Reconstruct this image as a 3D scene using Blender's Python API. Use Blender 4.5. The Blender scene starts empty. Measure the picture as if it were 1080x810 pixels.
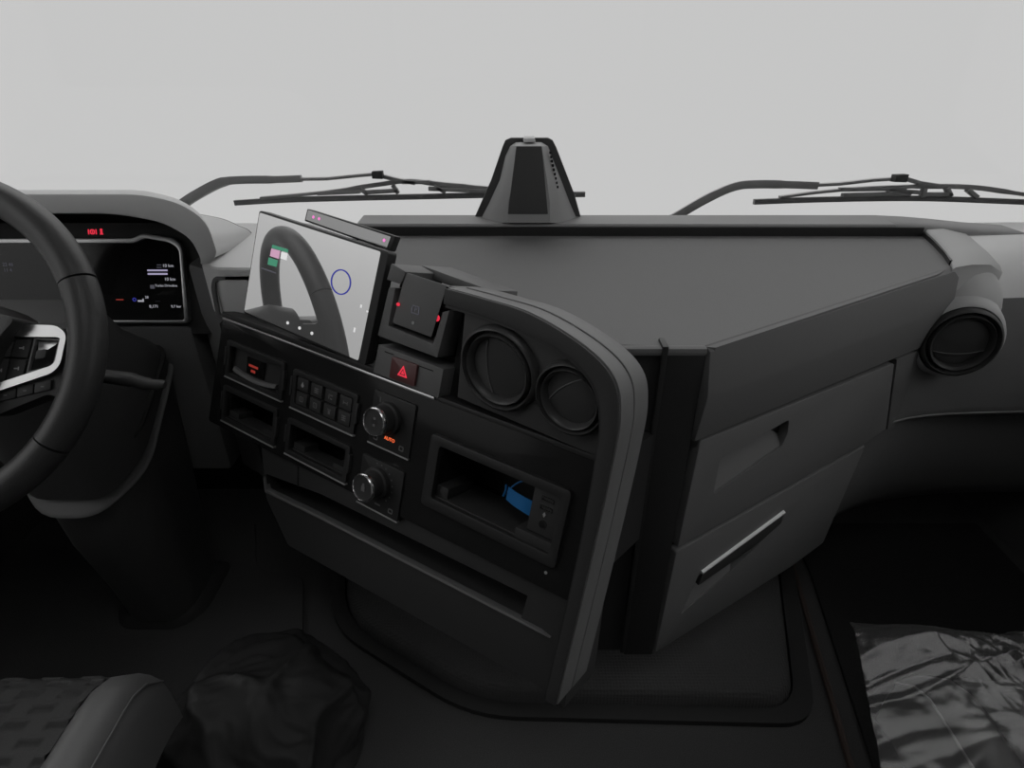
import bpy, bmesh, math, random
from mathutils import Vector as V, Matrix, noise
random.seed(4)
sc = bpy.context.scene
COL = sc.collection
R_ = math.radians

# ------------------------------------------------------------------ camera, world, exposure
CAM = V((0, 0, 1.30)); PITCH = R_(30); FPX = 640.0
cd = bpy.data.cameras.new('camera'); cam = bpy.data.objects.new('camera', cd); COL.objects.link(cam)
cam.location = CAM; cam.rotation_euler = (R_(90) - PITCH, 0, 0)
cd.sensor_width = 36; cd.lens = 36 * FPX / 1080; cd.clip_start = .02
sc.camera = cam
w = bpy.data.worlds.new('overcast_sky'); sc.world = w; w.use_nodes = True
# overcast sky: pale at the horizon, about four times brighter overhead
_n = w.node_tree; _g = _n.nodes.new('ShaderNodeTexCoord'); _s = _n.nodes.new('ShaderNodeSeparateXYZ'); _m = _n.nodes.new('ShaderNodeMapRange')
_m.interpolation_type = 'SMOOTHSTEP'
_m.inputs['From Min'].default_value = .06; _m.inputs['From Max'].default_value = .9; _m.inputs['To Min'].default_value = .59; _m.inputs['To Max'].default_value = 2.3
_n.links.new(_g.outputs['Generated'], _s.inputs[0]); _n.links.new(_s.outputs['Z'], _m.inputs['Value'])
_n.nodes['Background'].inputs[0].default_value = (1, 1, .997, 1); _n.links.new(_m.outputs['Result'], _n.nodes['Background'].inputs[1])
sc.view_settings.view_transform = 'Standard'; sc.view_settings.look = 'None'
sc.view_settings.gamma = 1; sc.view_settings.use_curve_mapping = False
sc.view_settings.exposure = 0.0
try:
    sc.cycles.max_bounces = 8; sc.cycles.transparent_max_bounces = 16
except Exception: pass

# ------------------------------------------------------------------ helpers
FWD = V((0, math.cos(PITCH), -math.sin(PITCH))); UPV = V((0, math.sin(PITCH), math.cos(PITCH)))
def ray(x, y): return FWD + V((1, 0, 0)) * ((x - 540) / FPX) - UPV * ((y - 405) / FPX)
def on(x, y, o, n):                       # a point of the photograph on a real plane of the cab
    r = ray(x, y); return CAM + r * ((V(o) - CAM).dot(n) / r.dot(n))
def at(x, y, Y): return on(x, y, V((0, Y, 0)), V((0, 1, 0)))

def frame(o, x, y, z):
    M = Matrix.Identity(4)
    for i, a in enumerate((x, y, z, o)):
        for j in range(3): M[j][i] = a[j]
    return M
I4 = Matrix.Identity(4)
# console plane: x along its length, y up the face, z out towards the driver
E1 = V((.5532, -.374, 0)).normalized(); _h = V((E1.y, -E1.x, 0)); E2 = (_h * -.34 + V((0, 0, 1))).normalized(); E3 = E1.cross(E2)
CO = V((-.4587, .886, .91)); CON = frame(CO, E1, E2, E3)
# vent plate: stands more upright than the panel
_a = R_(16); VUP = E2 * math.cos(_a) + E3 * math.sin(_a); VN = E1.cross(VUP)
VO = CO + E2 * .008; VEN = frame(VO, E1, VUP, VN)
# passenger fascia: x to the right, y up, z out
FD = V((.432, .26, 0)).normalized(); FN = V((FD.y, -FD.x, 0)); FO = V((.233, .636, .98)); FAC = frame(FO, FD, V((0, 0, 1)), FN)
# instrument plane and steering wheel plane
CN = V((0, -math.cos(R_(20)), math.sin(R_(20)))); CU = V((0, math.sin(R_(20)), math.cos(R_(20)))); CLO = V((-.76, .95, .873)); CLU = frame(CLO, V((1, 0, 0)), CU, CN)
WN = V((0, -math.cos(R_(35)), math.sin(R_(35)))); WU = V((0, math.sin(R_(35)), math.cos(R_(35)))); WO = V((-.706, .648, .975)); WHE = frame(WO, V((1, 0, 0)), WU, WN)
def loc(M, x, y, off=0):                  # pixel -> coordinates in a plane frame
    n = M.col[2].to_3d(); P = on(x, y, M.translation + n * off, n) - M.translation
    return (P.dot(M.col[0].to_3d()), P.dot(M.col[1].to_3d()))

class MB:
    def __init__(s): s.v = []; s.f = []
    def add(s, vs, fs):
        b = len(s.v); s.v += [V(p) for p in vs]; s.f += [[b + i for i in f] for f in fs]; return s
    def prism(s, M, poly, z0, z1):
        n = len(poly)
        vs = [M @ V((x, y, z0)) for x, y in poly] + [M @ V((x, y, z1)) for x, y in poly]
        return s.add(vs, [list(range(n))[::-1], [n + i for i in range(n)]] + [[i, (i + 1) % n, n + (i + 1) % n, n + i] for i in range(n)])
    def box(s, M, x0, x1, y0, y1, z0, z1): return s.prism(M, [(x0, y0), (x1, y0), (x1, y1), (x0, y1)], z0, z1)
    def ring(s, M, out, inn, z0, z1, closed=True):   # frame between two loops of equal count
        n = len(out)
        vs = [M @ V((x, y, z)) for z in (z0, z1) for lp in (out, inn) for x, y in lp]
        fs = []
        for i in range(n if closed else n - 1):
            j = (i + 1) % n
            fs += [[i, j, n + j, n + i], [2*n + j, 2*n + i, 3*n + i, 3*n + j], [j, i, 2*n + i, 2*n + j], [n + i, n + j, 3*n + j, 3*n + i]]
        if not closed: fs += [[0, n, 3*n, 2*n], [n - 1, 3*n - 1, 4*n - 1, 2*n - 1]]
        return s.add(vs, fs)
    def lathe(s, M, prof, seg=48, caps=True):        # prof: (r, z)
        vs = [M @ V((r * math.cos(t), r * math.sin(t), z)) for r, z in prof for t in [2 * math.pi * k / seg for k in range(seg)]]
        fs = [[i * seg + k, i * seg + (k + 1) % seg, (i + 1) * seg + (k + 1) % seg, (i + 1) * seg + k] for i in range(len(prof) - 1) for k in range(seg)]
        if caps: fs += [list(range(seg))[::-1], [(len(prof) - 1) * seg + k for k in range(seg)]]
        return s.add(vs, fs)
    def tube(s, pts, r, seg=12, closed=False, flat=1.0):
        pts = [V(p) for p in pts]; n = len(pts); rr = r if isinstance(r, (list, tuple)) else [r] * n
        up = None; vs = []
        for i, p in enumerate(pts):
            a = pts[(i - 1) % n] if closed or i else p; b = pts[(i + 1) % n] if closed or i < n - 1 else p
            t = (b - a).normalized()
            if up is None:
                up = V((0, 0, 1)) if abs(t.z) < .9 else V((0, 1, 0))
            up = (up - t * up.dot(t)).normalized(); sd = t.cross(up)
            for k in range(seg):
                q = 2 * math.pi * k / seg; vs.append(p + sd * (math.cos(q) * rr[i]) + up * (math.sin(q) * rr[i] * flat))
        fs = [[i * seg + k, i * seg + (k + 1) % seg, ((i + 1) % n) * seg + (k + 1) % seg, ((i + 1) % n) * seg + k] for i in range(n if closed else n - 1) for k in range(seg)]
        if not closed: fs += [list(range(seg))[::-1], [(n - 1) * seg + k for k in range(seg)]]
        return s.add(vs, fs)
    def grid(s, fn, nu, nv):
        vs = [fn(i / nu, j / nv) for j in range(nv + 1) for i in range(nu + 1)]
        return s.add(vs, [[j * (nu + 1) + i, j * (nu + 1) + i + 1, (j + 1) * (nu + 1) + i + 1, (j + 1) * (nu + 1) + i] for j in range(nv) for i in range(nu)])
    def loft(s, secs, closed=False, caps=False):
        n = len(secs[0]); m = len(secs)
        fs = [[i * n + k, i * n + (k + 1) % n, (i + 1) * n + (k + 1) % n, (i + 1) * n + k] for i in range(m - 1) for k in range(n if closed else n - 1)]
        if caps: fs += [list(range(n))[::-1], [(m - 1) * n + k for k in range(n)]]
        return s.add([p for sec in secs for p in sec], fs)
    def text(s, M, body, size, ext=.0003, align='CENTER'):
        cu = bpy.data.curves.new('lettering', 'FONT'); cu.body = body; cu.size = size; cu.extrude = ext; cu.align_x = align; cu.align_y = 'CENTER'; cu.resolution_u = 3
        ob = bpy.data.objects.new('lettering', cu); COL.objects.link(ob); bpy.context.view_layer.update()
        me = bpy.data.meshes.new_from_object(ob.evaluated_get(bpy.context.evaluated_depsgraph_get()))
        s.add([M @ v.co for v in me.vertices], [list(p.vertices) for p in me.polygons])
        bpy.data.objects.remove(ob); bpy.data.curves.remove(cu); bpy.data.meshes.remove(me); return s
    def mesh(s, name, org=V((0, 0, 0)), bevel=0, seg=2, weld=False, sharp=32, norm=True):
        me = bpy.data.meshes.new(name); bm = bmesh.new()
        vs = [bm.verts.new(p - org) for p in s.v]
        for f in s.f:
            try: bm.faces.new([vs[i] for i in f])
            except ValueError: pass
        if weld: bmesh.ops.remove_doubles(bm, verts=bm.verts, dist=1e-5)
        if norm: bmesh.ops.recalc_face_normals(bm, faces=bm.faces)
        if bevel:
            es = [e for e in bm.edges if len(e.link_faces) == 2 and e.calc_face_angle(0) > R_(28)]
            bmesh.ops.bevel(bm, geom=es, offset=bevel, segments=seg, profile=.6, affect='EDGES', clamp_overlap=True)
        bm.to_mesh(me); bm.free()
        for p in me.polygons: p.use_smooth = True
        me.set_sharp_from_angle(angle=R_(sharp))
        return me
    def build(s, name, mat, parent=None, **k):
        org = wloc(parent) if parent else V((0, 0, 0))
        me = s.mesh(name, org, **k); me.materials.append(mat)
        o = bpy.data.objects.new(name, me); COL.objects.link(o)
        if parent: o.parent = parent
        return o
def wloc(o):
    l = V((0, 0, 0))
    while o: l = l + o.location; o = o.parent
    return l
def cut(o, mb):                            # carve pockets out of a part
    me = mb.mesh('cutter'); c = bpy.data.objects.new('cutter', me); COL.objects.link(c); c.location = -wloc(o) + o.location if False else (0, 0, 0)
    for v in me.vertices: v.co -= wloc(o)
    c.matrix_world = o.matrix_world if False else Matrix.Translation(wloc(o))
    md = o.modifiers.new('cut', 'BOOLEAN'); md.object = c; md.operation = 'DIFFERENCE'; md.solver = 'EXACT'
    bpy.context.view_layer.update()
    ne = bpy.data.meshes.new_from_object(o.evaluated_get(bpy.context.evaluated_depsgraph_get()))
    o.modifiers.clear(); old = o.data; o.data = ne; ne.name = old.name
    bpy.data.objects.remove(c); bpy.data.meshes.remove(me); bpy.data.meshes.remove(old)
    for p in ne.polygons: p.use_smooth = True
    ne.set_sharp_from_angle(angle=R_(32))
def fillet(poly, r, seg=5, closed=True):
    n = len(poly); out = []
    for i, p in enumerate(poly):
        rr = r[i] if isinstance(r, (list, tuple)) else r
        if rr <= 0 or (not closed and i in (0, n - 1)): out += [tuple(p)] * 1; continue
        p = V((*p, 0)); a = V((*poly[i - 1], 0)) - p; b = V((*poly[(i + 1) % n], 0)) - p
        rr = min(rr, a.length * .48, b.length * .48); A = p + a.normalized() * rr; B = p + b.normalized() * rr
        for k in range(seg + 1):
            t = k / seg; q = A * (1 - t) ** 2 + p * (2 * t * (1 - t)) + B * t * t; out.append((q.x, q.y))
    return out
def rect(x0, x1, y0, y1, r=0, seg=4):
    return fillet([(x0, y0), (x1, y0), (x1, y1), (x0, y1)], r, seg)
def smooth(pts, n=8):                      # Catmull-Rom through the points
    P = [V(p) for p in pts]; P = [P[0] * 2 - P[1]] + P + [P[-1] * 2 - P[-2]]; out = []
    for i in range(1, len(P) - 2):
        a, b, c, d = P[i - 1:i + 3]
        for k in range(n):
            t = k / n; out.append(.5 * ((2 * b) + (c - a) * t + (2 * a - 5 * b + 4 * c - d) * t * t + (3 * b - a - 3 * c + d) * t ** 3))
    return out + [P[-2]]
def tag(o, label, cat, group=None):
    o['label'] = label; o['category'] = cat
    if group: o['group'] = group
    return o
def thing(name, label, cat, at_=(0, 0, 0), group=None):
    o = bpy.data.objects.new(name, None); COL.objects.link(o); o.location = at_; o.empty_display_size = .05
    return tag(o, label, cat, group)
def struct(name, mb, m, **k):
    o = mb.build(name, m, **k); o['kind'] = 'structure'; return o

# ------------------------------------------------------------------ materials
def mat(name, c, rough=.55, metal=0, bump=0, scale=400, spec=.5, var=0, coat=0, emit=None, es=1):
    m = bpy.data.materials.new(name); m.use_nodes = True; nt = m.node_tree; b = nt.nodes['Principled BSDF']
    c = (c, c, c) if isinstance(c, (int, float)) else c
    b.inputs['Base Color'].default_value = (*c, 1); b.inputs['Roughness'].default_value = rough; b.inputs['Metallic'].default_value = metal
    b.inputs['Specular IOR Level'].default_value = spec; b.inputs['Coat Weight'].default_value = coat
    tc = nt.nodes.new('ShaderNodeTexCoord'); nz = nt.nodes.new('ShaderNodeTexNoise'); nz.inputs['Scale'].default_value = scale; nz.inputs['Detail'].default_value = 2
    nt.links.new(tc.outputs['Object'], nz.inputs['Vector'])
    if bump:
        bp = nt.nodes.new('ShaderNodeBump'); bp.inputs['Strength'].default_value = bump; bp.inputs['Distance'].default_value = .001
        nt.links.new(nz.outputs['Fac'], bp.inputs['Height']); nt.links.new(bp.outputs['Normal'], b.inputs['Normal'])
    mx = nt.nodes.new('ShaderNodeMix'); mx.data_type = 'RGBA'
    mx.inputs['A'].default_value = (*[x * (1 - var) for x in c], 1); mx.inputs['B'].default_value = (*[min(1, x * (1 + var)) for x in c], 1)
    nt.links.new(nz.outputs['Fac'], mx.inputs['Factor']); nt.links.new(mx.outputs['Result'], b.inputs['Base Color'])
    if emit: b.inputs['Emission Color'].default_value = (*emit, 1); b.inputs['Emission Strength'].default_value = es
    return m
M = {}
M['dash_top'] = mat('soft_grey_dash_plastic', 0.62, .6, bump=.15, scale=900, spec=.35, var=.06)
M['rim'] = mat('mid_grey_rim_plastic', .27, .6, bump=.12, scale=1200, spec=.3)
M['hood'] = mat('grey_hood_plastic', .56, .65, bump=.12, scale=900, spec=.25)
M['pod'] = mat('grey_vent_pod_plastic', .38, .6, bump=.12, scale=1200, spec=.3)
M['tray'] = mat('ribbed_grey_tray_mat', 0.150, .7, bump=.25, scale=600, spec=.2, var=.1)
M['fascia'] = mat('charcoal_fascia_plastic', 0.125, .55, bump=.12, scale=1200, spec=.3, var=.05)
M['dark'] = mat('dark_charcoal_plastic', 0.038, .5, bump=.1, scale=1200, spec=.25, var=.05)
M['black'] = mat('black_plastic', .026, .45, spec=.3)
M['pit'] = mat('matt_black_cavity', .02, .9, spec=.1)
M['gloss'] = mat('gloss_black_panel', .018, .16, spec=.15)
M['frame'] = mat('grey_console_trim', 0.140, .5, bump=.1, scale=900, spec=.35, var=.04)
M['leather'] = mat('smooth_black_leather', .036, .42, bump=.2, scale=700, spec=.4)
M['bolster'] = mat('charcoal_seat_leather', .12, .45, bump=.2, scale=700, spec=.35)
M['charcoal'] = mat('charcoal_housing_plastic', .075, .5, spec=.3)
M['silver'] = mat('brushed_silver_trim', .62, .3, metal=1)
M['satin'] = mat('satin_silver_strip', .75, .45, metal=.7)
M['shell'] = mat('light_grey_housing_plastic', .34, .6, spec=.3)
M['chrome'] = mat('satin_chrome', .7, .2, metal=1)
M['carpet'] = mat('charcoal_carpet', .07, .95, bump=.9, scale=700, spec=.05, var=.5)
M['flap'] = mat('dark_vent_plastic', .05, .4, spec=.4)
M['rubber'] = mat('black_rubber', .03, .7, spec=.2)
M['wiper'] = mat('weathered_wiper_metal', .20, .5, spec=.4)
M['blade'] = mat('grey_wiper_rubber', .12, .6)
M['fabric'] = mat('dark_woven_seat_fabric', .06, .9, bump=.5, scale=900, spec=.1, var=.25)
M['bag'] = mat('black_plastic_film', .03, .5, spec=.3, bump=.1, scale=60)
M['lining'] = mat('pale_grey_cab_lining', .6, .85, spec=.1)
M['door_trim'] = mat('dark_door_trim', .10, .8, spec=.1)
M['footmat'] = mat('black_footwell_carpet', .03, .95, bump=.8, scale=700, spec=.05, var=.4)
M['white_icon'] = mat('white_print', .35, .6)
M['grey_icon'] = mat('grey_print', .14, .6)
M['blue'] = mat('blue_ribbon_cloth', (.004, .13, .36), .6)
def glow(name, c, s): return mat(name, (0, 0, 0), .5, emit=c, es=s)
M['red'] = glow('red_led', (1, .04, .08), .75); M['red_dim'] = glow('dim_red_symbol', (1, .10, .07), .22); M['orange'] = glow('orange_led', (1, .16, .05), 1.0)
M['pink'] = glow('pink_led', (1, .25, .7), .9); M['lit'] = glow('white_display_symbol', (.9, .9, 1), .35); M['lit_dim'] = glow('grey_display_symbol', (.8, .8, 1), .07)
M['violet'] = glow('violet_display_symbol', (.75, .68, 1), .45); M['bluelit'] = glow('blue_display_symbol', (.08, .09, .8), .35); M['green'] = glow('green_display_tile', (.08, .42, .25), .55)
M['white'] = glow('bright_display_symbol', (1, 1, 1), .7); M['rose'] = glow('rose_display_tile', (.8, .45, .65), .7)
M['hazard'] = mat('dark_red_button', (.10, .035, .035), .35)
def tapered(name, tint, tr, gl, rough, diff=0.0):
    m = bpy.data.materials.new(name); m.use_nodes = True; nt = m.node_tree; nt.nodes.clear()
    out = nt.nodes.new('ShaderNodeOutputMaterial'); t = nt.nodes.new('ShaderNodeBsdfTransparent'); g = nt.nodes.new('ShaderNodeBsdfGlossy'); mx = nt.nodes.new('ShaderNodeMixShader'); fr = nt.nodes.new('ShaderNodeFresnel')
    t.inputs[0].default_value = (*tint, 1); g.inputs['Roughness'].default_value = rough; fr.inputs[0].default_value = gl
    nt.links.new(fr.outputs[0], mx.inputs[0]); nt.links.new(t.outputs[0], mx.inputs[1]); nt.links.new(g.outputs[0], mx.inputs[2])
    last = mx
    if diff:
        d = nt.nodes.new('ShaderNodeBsdfDiffuse'); d.inputs[0].default_value = (.6, .6, .6, 1); m2 = nt.nodes.new('ShaderNodeMixShader'); m2.inputs[0].default_value = diff
        nt.links.new(mx.outputs[0], m2.inputs[1]); nt.links.new(d.outputs[0], m2.inputs[2]); last = m2
    nt.links.new(last.outputs[0], out.inputs[0]); return m
M['glass'] = tapered('clear_window_glass', (.985, .985, .985), 0, 1.2, .0)
M['film'] = tapered('clear_plastic_film', (.95, .95, .95), 0, 1.5, .18, .035)
def screen_mat():
    m = bpy.data.materials.new('mirror_like_display_glass'); m.use_nodes = True; b = m.node_tree.nodes['Principled BSDF']
    b.inputs['Base Color'].default_value = (.56, .56, .56, 1); b.inputs['Metallic'].default_value = 1; b.inputs['Roughness'].default_value = .015
    b.inputs['Emission Color'].default_value = (1, 1, 1, 1); b.inputs['Emission Strength'].default_value = .035; return m
M['screen'] = screen_mat()
M['barglass'] = mat('smoked_bar_glass', .30, .08, metal=1)
M['display'] = mat('dark_display_glass', .010, .08, spec=.35)

# ------------------------------------------------------------------ setting: cab shell
FZ = .27
struct('floor', MB().box(I4, -1.2, 1.2, -1.2, 1.3, FZ - .06, FZ), M['carpet'])
HM0 = frame(V((0, 0, 2.28)), V((1, 0, 0)), V((0, 1, 0)), V((0, 0, 1)))
struct('ceiling', MB().ring(HM0, rect(-1.2, 1.2, -1.2, 1.02, .001), rect(-.33, .33, -.40, .20, .06), -.03, .03), M['lining'])
struct('window_4', MB().prism(HM0, rect(-.34, .34, -.41, .21, .06), -.004, .004), M['glass'])  # unseen roof hatch, added for top light on seats and floor
struct('wall_rear', MB().box(I4, -1.2, 1.2, -1.26, -1.2, FZ - .06, 2.31), M['lining'])
for sx, nm in ((-1, 'left'), (1, 'right')):
    SM = frame(V((sx * 1.18, 0, 0)), V((0, 1, 0)), V((0, 0, 1)), V((1, 0, 0)))
    hole = rect(-.25, 1.04, .90, 1.95, .08); o_ = rect(-1.26, 1.26, .21, 2.31, .001)
    struct('wall_' + nm, MB().ring(SM, o_, hole, -.03, .03), M['door_trim'])
    struct('window_%d' % (2 if sx < 0 else 3), MB().prism(SM, rect(-.265, 1.055, .885, 1.965, .08), -.003, .003), M['glass'])
struct('wall_front', MB().box(I4, -1.2, 1.2, 1.235, 1.27, .21, .93), M['footmat'])
WSY = lambda z: 1.225 - (z - .93) * .16
struct('window_1', MB().add([V((x, WSY(z) + d, z)) for d in (0, .006) for z in (.93, 2.27) for x in (-1.19, 1.19)], [[0, 1, 3, 2], [4, 6, 7, 5], [0, 4, 5, 1], [2, 3, 7, 6], [0, 2, 6, 4], [1, 5, 7, 3]]), M['glass'])

# ------------------------------------------------------------------ dashboard
dash = thing('dashboard', 'grey truck dashboard with wide flat tray, passenger drawers and round right-hand vent', 'dashboard', (.2, 1.0, .43))
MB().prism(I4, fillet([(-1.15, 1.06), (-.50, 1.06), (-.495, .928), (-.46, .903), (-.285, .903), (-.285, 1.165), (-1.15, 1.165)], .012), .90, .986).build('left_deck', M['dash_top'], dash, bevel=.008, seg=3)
MB().box(I4, -1.15, -.548, .945, 1.1, .56, .866).prism(I4, [(-.532, .958), (-.494, .932), (-.466, .906), (-.466, 1.1), (-.532, 1.1)], .56, .975).build('left_fascia', M['fascia'], dash, bevel=.01)
# open pocket beside the touchscreen
pk = MB().box(I4, -.466, -.10, .885, 1.1, .80, .90).box(I4, -.466, -.12, .99, 1.1, .90, .972)
pk.build('storage_pocket', M['black'], dash)
pko = fillet([(-.478, .90), (-.12, .90), (-.12, .975), (-.466, .972), (-.474, .955)], .008)
pki = fillet([(-.472, .905), (-.126, .905), (-.126, .969), (-.463, .966), (-.469, .952)], .006)
PKM = frame(V((0, .905, 0)), V((1, 0, 0)), V((0, 0, 1)), V((0, -1, 0)))
MB().ring(PKM, pko, pki, -.004, .002).build('pocket_trim', M['frame'], dash)
tray = [(-.275, 1.11), (-.275, .86), (.0, .70), (.12, .648), (.228, .642), (.24, .640), (.655, .892), (.70, .93), (.765, 1.11)]
MB().prism(I4, tray, .90, .98).build('tray_floor', M['tray'], dash)
MB().prism(I4, [(-.285, 1.10), (.70, 1.0953), (.70, 1.165), (-.285, 1.165)], .94, 1.001).build('tray_rim', M['rim'], dash, bevel=.006, seg=3)
MB().loft([[V((x, 1.0953, .94)), V((x, 1.0953, z - .005)), V((x, 1.100, z)), V((x, 1.159, z)), V((x, 1.165, z - .005)), V((x, 1.165, .94))] for x, z in ((.694, 1.001), (.74, .999), (.79, .995), (.86, .988), (.96, .981), (1.10, .975))], closed=True, caps=True).build('tray_rim', M['rim'], dash, sharp=50)
arm = [((.752, 1.097), .002, .992), ((.737, 1.04), 0, .992), ((.716, .975), 0, .991), ((.700, .935), 0, .989), ((.690, .912), -.004, .984)]
MB().loft([[V((a[0], a[1], .94)), V((a[0], a[1], z - .003)), V((a[0] + .004, a[1], z)), V((a[0] + .035, a[1] + .01, z + .001)), V((a[0] + .085, a[1] + .035, z - .008)), V((a[0] + .13, a[1] + .06, z - .03)), V((a[0] + .13, a[1] + .06, .94))] for a, b, z in arm], closed=True, caps=True).build('tray_rim', M['pod'], dash, sharp=50)
MB().prism(I4, [(-.285, 1.0965), (.747, 1.0925), (.749, 1.098), (-.285, 1.102)], .955, .996).prism(I4, [(.7485, 1.094), (.7345, 1.04), (.7135, .975), (.6975, .935), (.7015, .935), (.7175, .975), (.7385, 1.04), (.7535, 1.094)], .955, .9875).build('rim_inner_wall', M['black'], dash)  # black facing along the inner wall of the rim
# passenger fascia
strip = lambda x0, x1, pr: MB().loft([[FAC @ V((x, y, z)) for y, z in pr] for x in (x0, x1)], closed=True, caps=True)
strip(-.0, .56, [(.0015, -.010), (-.004, .0), (-.060, .008), (-.068, .008), (-.132, .001), (-.135, -.012), (-.01, -.012)]).build('upper_fascia_strip', M['fascia'], dash, bevel=.002)
MB().prism(FAC, [(.005, -.545), (.005, -.13), (.50, -.13), (.50, -.29), (.42, -.53), (.34, -.54)], -.08, -.014).build('fascia_backing', M['pit'], dash)
dr = MB().prism(FAC, fillet([(.007, -.322), (.012, -.137), (.453, -.144), (.508, -.292), (.455, -.301)], .004), -.03, 0).build('upper_drawer', M['fascia'], dash, bevel=.0035)
cut(dr, MB().prism(FAC, fillet([(.062, -.247), (.060, -.182), (.199, -.166), (.204, -.192), (.198, -.214)], .006), -.020, .01))
MB().add([FAC @ V(p) for p in [(.062, -.246, -.003), (.061, -.185, -.019), (.17, -.172, -.019), (.203, -.193, -.019), (.198, -.213, -.003)]], [[0, 1, 2, 3, 4]]).build('handle_recess', M['fascia'], dr)
d2 = MB().prism(FAC, fillet([(.0, -.553), (.006, -.33), (.455, -.308), (.425, -.526), (.335, -.541)], .005), -.03, 0).build('lower_drawer', M['fascia'], dash, bevel=.0035)
cut(d2, MB().prism(FAC, fillet([(.044, -.488), (.068, -.412), (.252, -.372), (.250, -.395), (.150, -.45)], .005), -.026, .01))
MB().add([FAC @ V(p) for p in [(.046, -.487, -.002), (.067, -.415, -.024), (.19, -.39, -.024), (.17, -.43, -.020), (.150, -.449, -.002)]], [[0, 1, 2, 3, 4]]).build('handle_recess', M['fascia'], d2)
hb = MB().prism(FAC, [(.068, -.432), (.072, -.409), (.253, -.369), (.251, -.39), (.19, -.412)], -.012, .004).build('drawer_handle', M['dark'], d2, bevel=.002)
MB().loft([[FAC @ V((x, y + a, z)) for a, z in ((-.0005, .005), (.0012, .0046), (.0030, -.001), (-.004, -.001))] for x, y in ((.0715, -.4065), (.2535, -.3665))], closed=True, caps=True).build('chrome_strip', M['satin'], hb)
MB().prism(FAC, fillet([(.457, -.138), (.535, -.138), (.535, -.297), (.513, -.295)], .002), -.03, 0).build('fascia_end', M['fascia'], dash, bevel=.0015)
# console end panel facing the cab
MB().box(I4, .10, .1795, .642, .75, .425, .973).build('end_panel', M['black'], dash, bevel=.004)
MB().box(I4, .1815, .230, .637, .75, .42, .973).build('end_panel', M['black'], dash, bevel=.004)
MB().box(I4, .176, .1835, .634, .66, .43, .984).build('end_rib', M['black'], dash, bevel=.002)
MB().box(I4, .10, .2305, .636, .648, .970, .9805).build('end_lip', M['tray'], dash, bevel=.004)
# right end: rounded body, lip and knee panel
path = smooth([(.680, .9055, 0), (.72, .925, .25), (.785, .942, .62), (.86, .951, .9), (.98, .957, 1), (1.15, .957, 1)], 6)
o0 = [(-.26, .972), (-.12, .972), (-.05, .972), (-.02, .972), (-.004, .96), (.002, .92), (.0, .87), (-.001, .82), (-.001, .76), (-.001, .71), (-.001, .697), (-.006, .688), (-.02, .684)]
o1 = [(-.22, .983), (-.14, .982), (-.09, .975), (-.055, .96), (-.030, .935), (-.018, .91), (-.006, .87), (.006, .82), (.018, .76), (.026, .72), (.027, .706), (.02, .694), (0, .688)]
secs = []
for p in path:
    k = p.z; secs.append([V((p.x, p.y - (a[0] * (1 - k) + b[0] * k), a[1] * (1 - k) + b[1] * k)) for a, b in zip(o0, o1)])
MB().loft([q[:6] for q in secs]).build('right_end_lit_top', M['dash_top'], dash, sharp=50)  # top of the end body, coloured lighter to stand in for window light
MB().loft([q[5:] for q in secs]).build('right_end_body', M['fascia'], dash, sharp=50)
MB().tube([q[10] for q in secs], .0022, 8).build('body_lip', M['frame'], dash)
k0 = [(-.012, .69), (-.014, .66), (-.016, .60), (-.02, .54), (-.03, .48), (-.05, .44), (-.09, .42)]
k1 = [(-.006, .69), (-.006, .66), (-.006, .60), (-.010, .55), (-.020, .50), (-.04, .46), (-.08, .435)]
path2 = smooth([(.56, .833, 0), (.64, .881, .05), (.72, .92, .3), (.82, .945, .7), (.95, .956, 1), (1.16, .957, 1)], 6)
MB().loft([[V((p.x, p.y - (a[0] * (1 - p.z) + b[0] * p.z), a[1] * (1 - p.z) + b[1] * p.z)) for a, b in zip(k0, k1)] for p in path2]).build('knee_panel', M['fascia'], dash, sharp=60)
# eyeball vent
def vent(Mv, r, parent, dm, rm, ang, lathe_r=1.0):
    v = MB().lathe(Mv, [(r * 1.16, -.03), (r * 1.18, -.004), (r * 1.15, .004), (r * 1.08, .006), (r * 1.03, .002), (r * .98, -.010)], 56, caps=False).build('air_vent', rm, parent, sharp=60)
    MB().lathe(Mv, [(r * .98, -.012), (r * .97, .002), (r * .93, .006), (r * .86, .004), (r * .82, -.006), (r * .81, -.02)], 56, caps=False).build('vent_ring', rm, v, sharp=60)
    c, s = math.cos(ang), math.sin(ang); Q = Mv @ Matrix(((c, -s, 0, 0), (s, c, 0, 0), (0, 0, 1, 0), (0, 0, 0, 1)))
    rr = r * .80; A0 = R_(112); h0 = rr * math.sin(A0); x0 = rr * math.cos(A0)
    cut_ = [(x0 + .36 * rr * (1 - (2 * k / 14 - 1) ** 2) - .5 * rr * (1 - (2 * k / 14 - 1) ** 2), -h0 + 2 * h0 * k / 14) for k in range(15)]     # curved split, bottom to top
    MB().tube([Q @ V((x, y, -.0025)) for x, y in cut_], .0008, 8).build('flap_edge', M['frame'], v)
    big = [(rr * math.cos(t), rr * math.sin(t)) for t in [A0 - 2 * A0 * k / 36 for k in range(37)]]                                           # top, round the right, to the bottom
    MB().prism(Q, (big + cut_[1:-1])[::-1], -.012, -.003).build('vent_flap', dm, v, bevel=.0012)
    small = [(rr * math.cos(t), rr * math.sin(t)) for t in [A0 + (2 * math.pi - 2 * A0) * k / 14 for k in range(15)]]                          # top, round the left, to the bottom
    MB().prism(Q, small + [(x - .025 * rr, y) for x, y in cut_[1:-1]], -.014, -.007).build('vent_flap', dm, v, bevel=.001)
    MB().lathe(Mv, [(r * .97, -.024), (.001, -.025)], 40, caps=False).build('vent_duct', M['pit'], v)
    return v
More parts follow.
